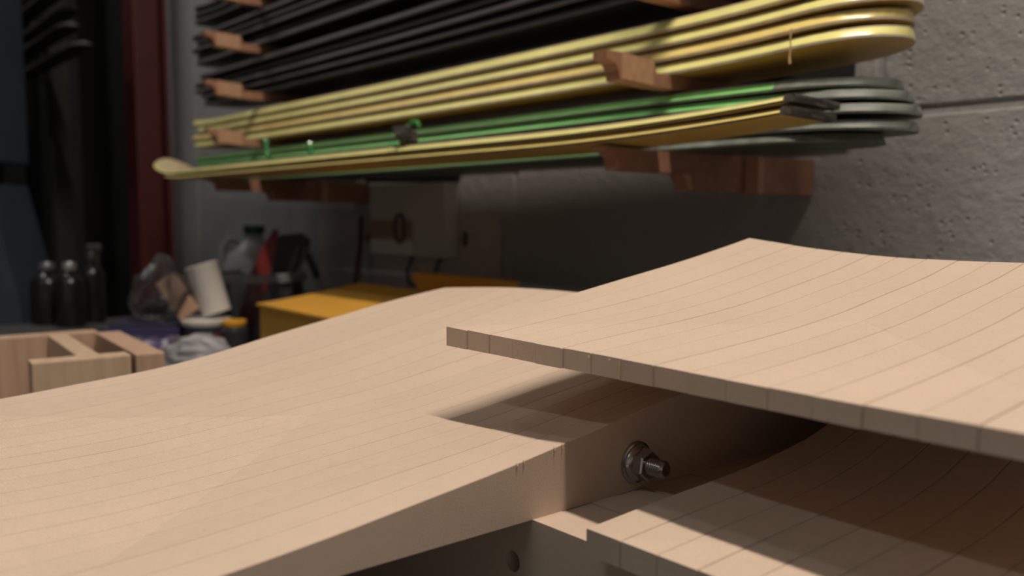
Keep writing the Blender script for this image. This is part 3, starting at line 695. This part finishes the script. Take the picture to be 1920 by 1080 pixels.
for i in range(13):                                    # far flap stands up, leaning over the opening; its top edge is rolled back
    u = i / 12
    if u < 0.75: x = LXB - 0.002 - 0.020 * u; zz = HBX + 0.001 + 0.052 * u; nx, nz_ = 1.0, 0.0
    else: a_ = (u - 0.75) / 0.25 * 1.7; x = LXB - 0.017 + 0.016 * math.sin(a_); zz = HBX + 0.040 + 0.008 * (1 - math.cos(a_)) - 0.004 * a_; nx, nz_ = math.cos(a_), -math.sin(a_)
    rows.append([bm.verts.new((x + nx * k, y + 0.01 * math.sin(u * 3) * (1 if y > -0.1 else -1), zz + nz_ * k)) for y, k in ((-0.03, 0), (-WYB - 0.03, 0), (-WYB - 0.03, 0.0035), (-0.03, 0.0035))])
for i in range(12):
    for j in range(4): bm.faces.new((rows[i][j], rows[i][(j + 1) % 4], rows[i + 1][(j + 1) % 4], rows[i + 1][j]))
bm.faces.new(rows[0]); bm.faces.new(rows[-1][::-1]); finish('flap', bm, ybx, bx, True)

# clear tub with tools
clear = clear_plastic('clear_plastic', (0.80, 0.80, 0.82), 0.06)
PB = on_bench(490, 1.72)
tub = thing('plastic_tub', 'clear round plastic tub behind the yellow box holding tools', 'tub', PB, 0)
bm = bmesh.new(); lathe(bm, [(0.0, 0.002), (0.066, 0.002), (0.070, 0.006), (0.078, 0.126), (0.080, 0.126), (0.072, 0.004), (0.068, 0.0), (0.0, 0.0)], 40, cap=False); bmesh.ops.remove_doubles(bm, verts=bm.verts, dist=1e-6); finish('body', bm, clear, tub, True)
bm = bmesh.new(); lathe(bm, [(0.0805, 0.112), (0.085, 0.113), (0.086, 0.126), (0.081, 0.129), (0.0785, 0.1265), (0.0805, 0.112)], 40, cap=False); finish('rim', bm, clear_plastic('clear_rim', (0.7, 0.7, 0.72), 0.30), tub, True)
# hand saw: red blade cover, black handle
sw = thing('hand_saw', 'black-handled hand saw with a red blade cover standing in the clear tub', 'saw', PB + Vector((0.0, 0.0, 0.0032)), math.radians(8))
bm = bmesh.new(); prism(bm, [(-0.055, 0.0), (-0.02, 0.0), (0.018, 0.118), (0.034, 0.205), (0.025, 0.208), (0.005, 0.175), (-0.022, 0.118)], -0.006, 0.006, 'y'); finish('blade_cover', bm, mat('red_plastic', (0.22, 0.022, 0.018), 0.45), sw)
bm = bmesh.new(); prism(bm, [(0.012, 0.09), (0.045, 0.085), (0.088, 0.165), (0.094, 0.185), (0.078, 0.200), (0.055, 0.198), (0.036, 0.196), (0.030, 0.18)], -0.012, 0.012, 'y'); hd_ = finish('handle', bm, mat('black_plastic', (0.012, 0.012, 0.013), 0.4), sw)
for k in range(2):
    bm = bmesh.new(); tube(bm, [(0.050 + 0.02 * k, -0.0135, 0.115 + 0.005 * k), (0.062 + 0.018 * k, -0.0135, 0.145), (0.072 + 0.014 * k, -0.0135, 0.175)], 0.0028, 6); finish('grip_insert', bm, mat('grey_rubber', (0.16, 0.155, 0.15), 0.5), hd_, True)
bm = bmesh.new(); prism(bm, [(-0.015, 0.0), (-0.010, 0.0), (0.030, 0.118), (0.040, 0.165), (0.030, 0.165), (0.020, 0.118)], -0.0015, 0.0015, 'y'); finish('blade', bm, mat('blue_steel', (0.02, 0.03, 0.09), 0.35), sw).location = (0.008, 0.0, 0)
# short jar with an orange lid
q = on_bench(436, 1.52)
jar = thing('jar', 'short dark jar with an orange lid beside the yellow box', 'jar', q, 0)
bm = bmesh.new(); lathe(bm, [(0.0, 0.0), (0.022, 0.0), (0.0235, 0.003), (0.0235, 0.044), (0.019, 0.049), (0.0, 0.050)], 28, cap=False); bmesh.ops.remove_doubles(bm, verts=bm.verts, dist=1e-6); finish('body', bm, mat('dark_jar', (0.04, 0.042, 0.045), 0.25), jar, True)
bm = bmesh.new(); lathe(bm, [(0.0, 0.0502), (0.020, 0.0502), (0.021, 0.052), (0.021, 0.0585), (0.018, 0.060), (0.0, 0.060)], 28, cap=False); bmesh.ops.remove_doubles(bm, verts=bm.verts, dist=1e-6); finish('lid', bm, mat('orange_lid', (0.85, 0.42, 0.04), 0.35), jar, True)

# white jug behind
PJ = on_bench(478, 2.0)
jug = thing('jug', 'grey-white plastic jug with a green cap against the block wall', 'jug', PJ, 0.3)
jm = mat('milky_plastic', (0.46, 0.46, 0.46), 0.4)
bm = bmesh.new(); lathe(bm, [(0.0, 0.0), (0.060, 0.0), (0.068, 0.008), (0.068, 0.12), (0.060, 0.150), (0.030, 0.178), (0.020, 0.184), (0.020, 0.195), (0.0, 0.195)], 28, cap=False); bmesh.ops.remove_doubles(bm, verts=bm.verts, dist=1e-6); finish('body', bm, jm, jug, True)
bm = bmesh.new(); tube(bm, [(-0.030, 0, 0.178), (-0.052, 0, 0.185), (-0.066, 0, 0.165), (-0.066, 0, 0.12), (-0.062, 0, 0.10)], 0.009, 10); finish('handle', bm, jm, jug, True)
bm = bmesh.new(); lathe(bm, [(0.0, 0.1955), (0.023, 0.1955), (0.023, 0.214), (0.0, 0.215)], 20, cap=False); bmesh.ops.remove_doubles(bm, verts=bm.verts, dist=1e-6); finish('cap', bm, mat('green_cap', (0.01, 0.06, 0.035), 0.4), jug, True)

# white cup lying against a lid, tan block, clear bag
tin_m = mat('dark_tin', (0.035, 0.04, 0.06), 0.4, vary=0.4, vscale=30)
q = on_bench(383, 1.55)
tin = thing('paint_tin', 'squat dark blue tin with red and pale label patches under the white lid', 'tin', q, 0.0)
bm = bmesh.new(); lathe(bm, [(0.0, 0.0), (0.040, 0.0), (0.041, 0.002), (0.041, 0.046), (0.039, 0.0475), (0.0, 0.0475)], 32, cap=False); bmesh.ops.remove_doubles(bm, verts=bm.verts, dist=1e-6); finish('body', bm, tin_m, tin, True)
for a0, a1, c in ((-2.0, -1.6, (0.20, 0.03, 0.03)), (-1.45, -1.0, (0.30, 0.29, 0.30)), (-0.9, -0.6, (0.18, 0.03, 0.03))):
    bm = bmesh.new(); A = [(math.cos(a0 + (a1 - a0) * i / 6), math.sin(a0 + (a1 - a0) * i / 6)) for i in range(7)]
    v = [[bm.verts.new((c_ * r, s_ * r, z)) for (r, z) in ((0.0412, 0.012), (0.0412, 0.038), (0.0418, 0.038), (0.0418, 0.012))] for c_, s_ in A]
    for i in range(6):
        for j in range(4): bm.faces.new((v[i][j], v[i][(j + 1) % 4], v[i + 1][(j + 1) % 4], v[i + 1][j]))
    bm.faces.new(v[0]); bm.faces.new(v[-1][::-1]); finish('label_patch', bm, mat('patch_%d' % int(a0 * -10), c, 0.5), tin)
wm = mat('white_plastic', (0.80, 0.77, 0.73), 0.45)
bm = bmesh.new(); lathe(bm, [(0.0, 0.0), (0.041, 0.0), (0.043, 0.003), (0.043, 0.010), (0.039, 0.012), (0.0, 0.011)], 32, cap=False); bmesh.ops.remove_doubles(bm, verts=bm.verts, dist=1e-6)
o = finish('lid', bm, wm, None, True); o.location = (q.x, q.y, BZ + 0.048); tag(o, 'white round lid lying on the squat dark blue tin', 'lid')
cup = thing('paper_cup', 'white paper cup leaning on the white lid', 'cup', (q.x + 0.020, q.y, BZ + 0.061), 0, rot=(0.0, math.radians(-17), 0.0))
bm = bmesh.new(); lathe(bm, [(0.0, 0.004), (0.0225, 0.004), (0.0225, 0.0), (0.0245, 0.0), (0.0275, 0.085), (0.0285, 0.0862), (0.0275, 0.0875), (0.0262, 0.086), (0.0232, 0.006), (0.0, 0.006)], 32, cap=False); bmesh.ops.remove_doubles(bm, verts=bm.verts, dist=1e-6); finish('body', bm, wm, cup, True)
o = cup; o.location.z += 0.0075
q2 = q + Vector((-0.044, -0.03, 0))
bm = bmesh.new(); box(bm, -0.018, 0.018, -0.006, 0.006, 0.0, 0.075, bevel=0.001); o = finish('wood_block', bm, mat('tan_wood', (0.55, 0.36, 0.24), 0.6, vary=0.1, vscale=40)); o.location = (q.x - 0.020, q.y - 0.020, BZ + 0.0620); o.rotation_euler = (0, math.radians(-33), 0)
o.location.z += 0.006
tag(o, 'flat tan wood stick leaning beside the white cup', 'wood stick')
q = on_bench(283, 1.52)
bagm = clear_plastic('bag_film', (0.72, 0.72, 0.74), 0.05)
bag = thing('plastic_bag', 'crumpled clear plastic bag on the dark crate left of the white cup', 'bag', (q.x, q.y, BZ + 0.058), 0.0)
bm = bmesh.new(); bmesh.ops.create_icosphere(bm, subdivisions=3, radius=1.0)
for v in bm.verts:
    c = v.co.copy(); n = abs(noise.noise(c * 1.5 + Vector((4, 1, 2)))) + 0.22 * abs(noise.noise(c * 3.4)); k = 0.85 + 0.5 * n
    h = (c.z + 1) / 2
    v.co = Vector((c.x * 0.058 * k * (1.15 - 0.85 * h) + 0.022 * h, c.y * 0.04 * k, 0.118 * h * (0.92 + 0.15 * n)))
finish('film', bm, bagm, bag)
bm = bmesh.new(); blob(bm, 0.016, (1.3, 1, 0.8), 8, 0.3, 2, 3, (0.006, 0, 0.024)); finish('dark_contents', bm, mat('dark_grey_stuff', (0.05, 0.05, 0.055), 0.5), bag, True)
crate = thing('crate', 'low dark crate under the clear plastic bag', 'crate', (q.x, q.y + 0.01, BZ), 0.1)
bm = bmesh.new(); box(bm, -0.058, 0.042, -0.05, 0.05, 0.0, 0.045, bevel=0.002); finish('body', bm, mat('dark_crate', (0.025, 0.025, 0.03), 0.5), crate)
bm = bmesh.new(); box(bm, -0.060, 0.043, -0.052, 0.052, 0.0452, 0.0575, bevel=0.002); finish('rim', bm, mat('dark_blue_rim', (0.025, 0.028, 0.06), 0.5), crate)
# purple printed pack and pale crumpled bag
q = on_bench(258, 1.36)
pk = thing('foil_pack', 'purple and white printed soft pack behind the wooden frame', 'pack', q, 0.15)
pkm = bpy.data.materials.new('purple_print'); pkm.use_nodes = True; nt = pkm.node_tree
tcn = nt.nodes.new('ShaderNodeTexCoord'); nz = nt.nodes.new('ShaderNodeTexNoise'); nz.inputs['Scale'].default_value = 42; nz.inputs['Detail'].default_value = 1
nt.links.new(tcn.outputs['Object'], nz.inputs['Vector']); crp = nt.nodes.new('ShaderNodeValToRGB'); crp.color_ramp.interpolation = 'CONSTANT'
for pos, c in ((0.0, (0.07, 0.055, 0.16)), (0.42, (0.13, 0.11, 0.24)), (0.53, (0.46, 0.43, 0.50)), (0.62, (0.30, 0.20, 0.24))):
    el = crp.color_ramp.elements[0] if pos == 0 else crp.color_ramp.elements.new(pos); el.position = pos; el.color = (*c, 1)
crp.color_ramp.elements[-1].color = (0.30, 0.20, 0.24, 1)
nt.links.new(nz.outputs[0], crp.inputs[0]); nt.links.new(crp.outputs[0], nt.nodes['Principled BSDF'].inputs['Base Color']); nt.nodes['Principled BSDF'].inputs['Roughness'].default_value = 0.35
bm = bmesh.new(); box(bm, -0.055, 0.055, -0.03, 0.03, 0.0, 0.052, bevel=0.008); bmesh.ops.subdivide_edges(bm, edges=bm.edges, cuts=3, use_grid_fill=True)
for v in bm.verts: v.co += Vector((0, -0.012 * noise.noise(v.co * 40), 0.006 * noise.noise(v.co * 30 + Vector((3, 3, 3))) * (1 if v.co.z > 0.01 else 0)))
finish('body', bm, pkm, pk, True)
bm = bmesh.new(); box(bm, -0.058, 0.058, -0.003, 0.003, 0.053, 0.066, bevel=0.001); finish('crimped_top', bm, mat('deep_purple', (0.045, 0.04, 0.11), 0.4), pk)
q = on_bench(372, 1.29)
bm = bmesh.new(); bmesh.ops.create_icosphere(bm, subdivisions=4, radius=1.0)
for v in bm.verts:
    c = v.co.copy(); n = abs(noise.noise(c * 1.3 + Vector((9, 2, 5)))) + 0.2 * abs(noise.noise(c * 3.1)); k = 0.85 + 0.5 * n
    v.co = Vector((c.x * 0.050 * k, c.y * 0.035 * k, max(0.0, 0.030 + c.z * 0.034 * k)))
o = finish('paper_bag', bm, mat('pale_grey_film', (0.34, 0.34, 0.37), 0.4)); o.location = q; tag(o, 'pale grey crumpled bag in front of the squat dark blue tin', 'bag')

# dark bottles at the far left of the bench
def bottle(px, D, h, r, label, nozzle=False, capcol=(0.22, 0.22, 0.23)):
    q = on_bench(px, D)
    t = thing('bottle', label, 'bottle', q, 0.4, 'dark bottles at the far end of the bench')
    bm = bmesh.new(); lathe(bm, [(0.0, 0.0), (r * 0.93, 0.0), (r, 0.006), (r, h * 0.68), (r * 0.8, h * 0.77), (r * 0.36, h * 0.84), (r * 0.36, h * 0.88), (0.0, h * 0.88)], 28, cap=False); bmesh.ops.remove_doubles(bm, verts=bm.verts, dist=1e-6)
    finish('body', bm, mat('dark_bottle', (0.012, 0.012, 0.013), 0.22), t, True)
    bm = bmesh.new(); lathe(bm, [(0.0, h * 0.881), (r * 0.45, h * 0.881), (r * 0.45, h * 0.97), (r * 0.38, h), (0.0, h)], 24, cap=False); bmesh.ops.remove_doubles(bm, verts=bm.verts, dist=1e-6)
    finish('cap', bm, mat('cap_%d' % px, capcol, 0.3, metal=0.6), t, True)
    if nozzle:
        bm = bmesh.new(); box(bm, -0.010, 0.022, -0.007, 0.007, h + 0.001, h + 0.018, bevel=0.003); box(bm, 0.010, 0.016, -0.003, 0.003, h - 0.03, h + 0.003, bevel=0.001)
        finish('spray_head', bm, mat('spray_head', (0.03, 0.03, 0.03), 0.4), t)
bottle(88, 1.95, 0.135, 0.036, 'dark bottle with a metal cap, leftmost on the bench'); bottle(130, 1.90, 0.138, 0.030, 'dark bottle with a bright metal cap, between two other dark bottles', capcol=(0.40, 0.40, 0.42))
bottle(172, 1.98, 0.155, 0.026, 'slim dark spray bottle at the right of the dark bottles', True, (0.08, 0.08, 0.08))

# blue machine at the left edge
PM = at(-38, 500, 2.45)
mc = thing('machine', 'blue-grey upright machine column at the left edge of the room', 'machine', (PM.x, PM.y, 0), 0.0)
bl = mat('machine_blue', (0.055, 0.070, 0.095), 0.45, vary=0.1, vscale=10)
bm = bmesh.new(); box(bm, -0.13, 0.100, -0.09, 0.09, CZ + 0.135, CZ + 0.95, bevel=0.006); finish('column', bm, bl, mc)
bm = bmesh.new(); box(bm, -0.10, 0.045, -0.06, 0.06, CZ + 0.079, CZ + 0.134, bevel=0.002); finish('neck', bm, mat('machine_black', (0.012, 0.012, 0.013), 0.5), mc)
bm = bmesh.new(); prism(bm, [(-0.16, 0.0), (0.225, 0.0), (0.160, CZ - 0.23), (0.086, CZ + 0.078), (-0.16, CZ + 0.078)], -0.10, 0.10, 'y'); finish('body', bm, bl, mc)
bm = bmesh.new(); box(bm, -0.02, 0.070, -0.1045, -0.1005, CZ - 0.15, CZ + 0.022, bevel=0.001); lb = finish('label_plate', bm, mat('label_white', (0.42, 0.42, 0.46), 0.4), mc)
bm = bmesh.new(); box(bm, -0.015, 0.065, -0.1052, -0.1046, CZ - 0.11, CZ - 0.035); finish('blue_panel', bm, mat('label_blue', (0.10, 0.13, 0.30), 0.4), lb)

# things hanging on the wall under the rack
def wall_board(name, label, cat, px0, px1, py0, py1, thick, m, off=0.0):
    def tq(px):
        k = (px - 960) / 1680.0; qf = QW - 0.004
        D = qf / (WN.x * k + WN.y); return WV.x * k * D + WV.y * D, D
    ta, Da = tq(px0); tb, Db = tq(px1)
    Dm = (Da + Db) / 2; z1 = (400 - py0) / 1680 * Dm; z0 = (400 - py1) / 1680 * Dm
    tc_, zc_ = (ta + tb) / 2, (z0 + z1) / 2
    P = wall_pt(tc_, QW - 0.0012, zc_)
    r = thing(name, label, cat, P, WROT)
    hw, hh = abs(ta - tb) / 2, (z1 - z0) / 2
    bm = bmesh.new(); box(bm, -hw, hw, -thick, -off, -hh, hh, bevel=0.0006); finish('panel', bm, m, r)
    return r, hw, hh
wp = mat('hung_white', (0.62, 0.59, 0.57), 0.6, vary=0.05, vscale=20); wp2 = mat('hung_pinkish', (0.56, 0.49, 0.47), 0.6, vary=0.05, vscale=20); dkm = mat('hook_dark', (0.03, 0.03, 0.032), 0.4); tanm = mat('tan_card', (0.42, 0.27, 0.19), 0.6)
r, hw, hh = wall_board('panel_board', 'thin grey-white sheet fixed flat to the wall, leftmost under the skis', 'sheet', 598, 690, 400, 545, 0.003, wp2)
r, hw, hh = wall_board('panel_board', 'pale sheet fixed flat to the wall between the hanging box and the yellow cardboard box', 'sheet', 700, 938, 402, 560, 0.003, wp2)
r, hw, hh = wall_board('hanging_box', 'pale cardboard carton with a slotted tan band hanging under the skis', 'carton', 722, 862, 345, 478, 0.035, wp, 0.0042)
bm = bmesh.new(); box(bm, -hw - 0.0006, hw * 0.20, -0.0375, -0.0352, -hh * 0.55, -hh * 0.02, bevel=0.0004); bd = finish('tan_band', bm, tanm, r)
bm = bmesh.new(); ring = [(hw * -0.1 + 0.016 * math.cos(a), -hh * 0.25 + 0.026 * math.sin(a)) for a in [2 * math.pi * i / 24 for i in range(25)]]
tube(bm, [(x, -0.0400, z) for x, z in ring], 0.0024, 6); finish('slot_ring', bm, dkm, bd, True)
bm = bmesh.new(); box(bm, -hw - 0.0004, hw * 0.2, -0.0365, -0.0352, -hh * 0.98, -hh * 0.58, bevel=0.0003); finish('white_label', bm, mat('white_label', (0.80, 0.77, 0.75), 0.5), r)
def hook(px, py, label):
    k = (px - 960) / 1680.0; qf = QW - 0.006; D = qf / (WN.x * k + WN.y); tt = WV.x * k * D + WV.y * D
    h = thing('wall_hook', label, 'hook', wall_pt(tt, QW - 0.0045, (400 - py) / 1680 * D), WROT)
    bm = bmesh.new(); box(bm, -0.004, 0.004, -0.003, 0.0, -0.012, 0.012, bevel=0.0006); finish('plate', bm, dkm, h)
    bm = bmesh.new(); tube(bm, [(0, -0.003, 0.0), (0.004, -0.014, -0.001), (0.014, -0.024, 0.0), (0.024, -0.027, 0.003), (0.030, -0.026, -0.002)], 0.0024, 8); finish('prong', bm, mat('hook_zinc', (0.25, 0.25, 0.26), 0.35, metal=0.8), h, True)
hook(872, 448, 'small wire hook with a bent prong on the pale sheet, right of the carton'); hook(692, 445, 'small wire hook on the wall at the left of the carton')
def rod(px0, py0, px1, py1, r_, m, name, label, cat):
    def wp_(px, py):
        k = (px - 960) / 1680.0; qf = QW - 0.012; D = qf / (WN.x * k + WN.y); return wall_pt(WV.x * k * D + WV.y * D, qf, (400 - py) / 1680 * D)
    a, b = wp_(px0, py0), wp_(px1, py1); d = b - a
    bm = bmesh.new(); tube(bm, [(0, 0, 0), d * 0.3 + Vector((0.002, 0, 0)), d * 0.7 - Vector((0.001, 0, 0)), d], r_, 8); o = finish(name, bm, m, None, True); o.location = a; tag(o, label, cat)
rod(678, 405, 662, 575, 0.004, mat('dark_red_cord', (0.11, 0.015, 0.015), 0.5), 'cord', 'thin dark red cord hanging down the wall beside the leftmost sheet', 'cord')
rod(722, 350, 712, 432, 0.005, dkm, 'cable', 'short black cable hanging down the left edge of the carton', 'cable')
rod(690, 338, 860, 336, 0.006, dkm, 'hanging_rail', 'dark rail under the skis from which the carton hangs', 'rail')
def loop(px, py, w_, h_, label):
    k = (px - 960) / 1680.0; qf = QW - 0.006; D = qf / (WN.x * k + WN.y); tt = WV.x * k * D + WV.y * D
    bm = bmesh.new(); tube(bm, [(-w_, 0, 0), (-w_, -0.012, -h_ * 0.5), (-w_ * 0.8, -0.014, -h_), (0, -0.014, -h_ * 1.1), (w_ * 0.8, -0.014, -h_), (w_, -0.012, -h_ * 0.5), (w_, 0, 0)], 0.0028, 8)
    o = finish('wire_loop', bm, dkm, None, True); o.location = wall_pt(tt, QW - 0.0078, (400 - py) / 1680 * D); o.rotation_euler = (0, 0, WROT); tag(o, label, 'loop')
loop(800, 482, 0.045, 0.05, 'dark wire loop sticking out below the carton')
rod(592, 520, 560, 445, 0.006, dkm, 'hose', 'black hose curving down the wall behind the clear tub', 'hose')
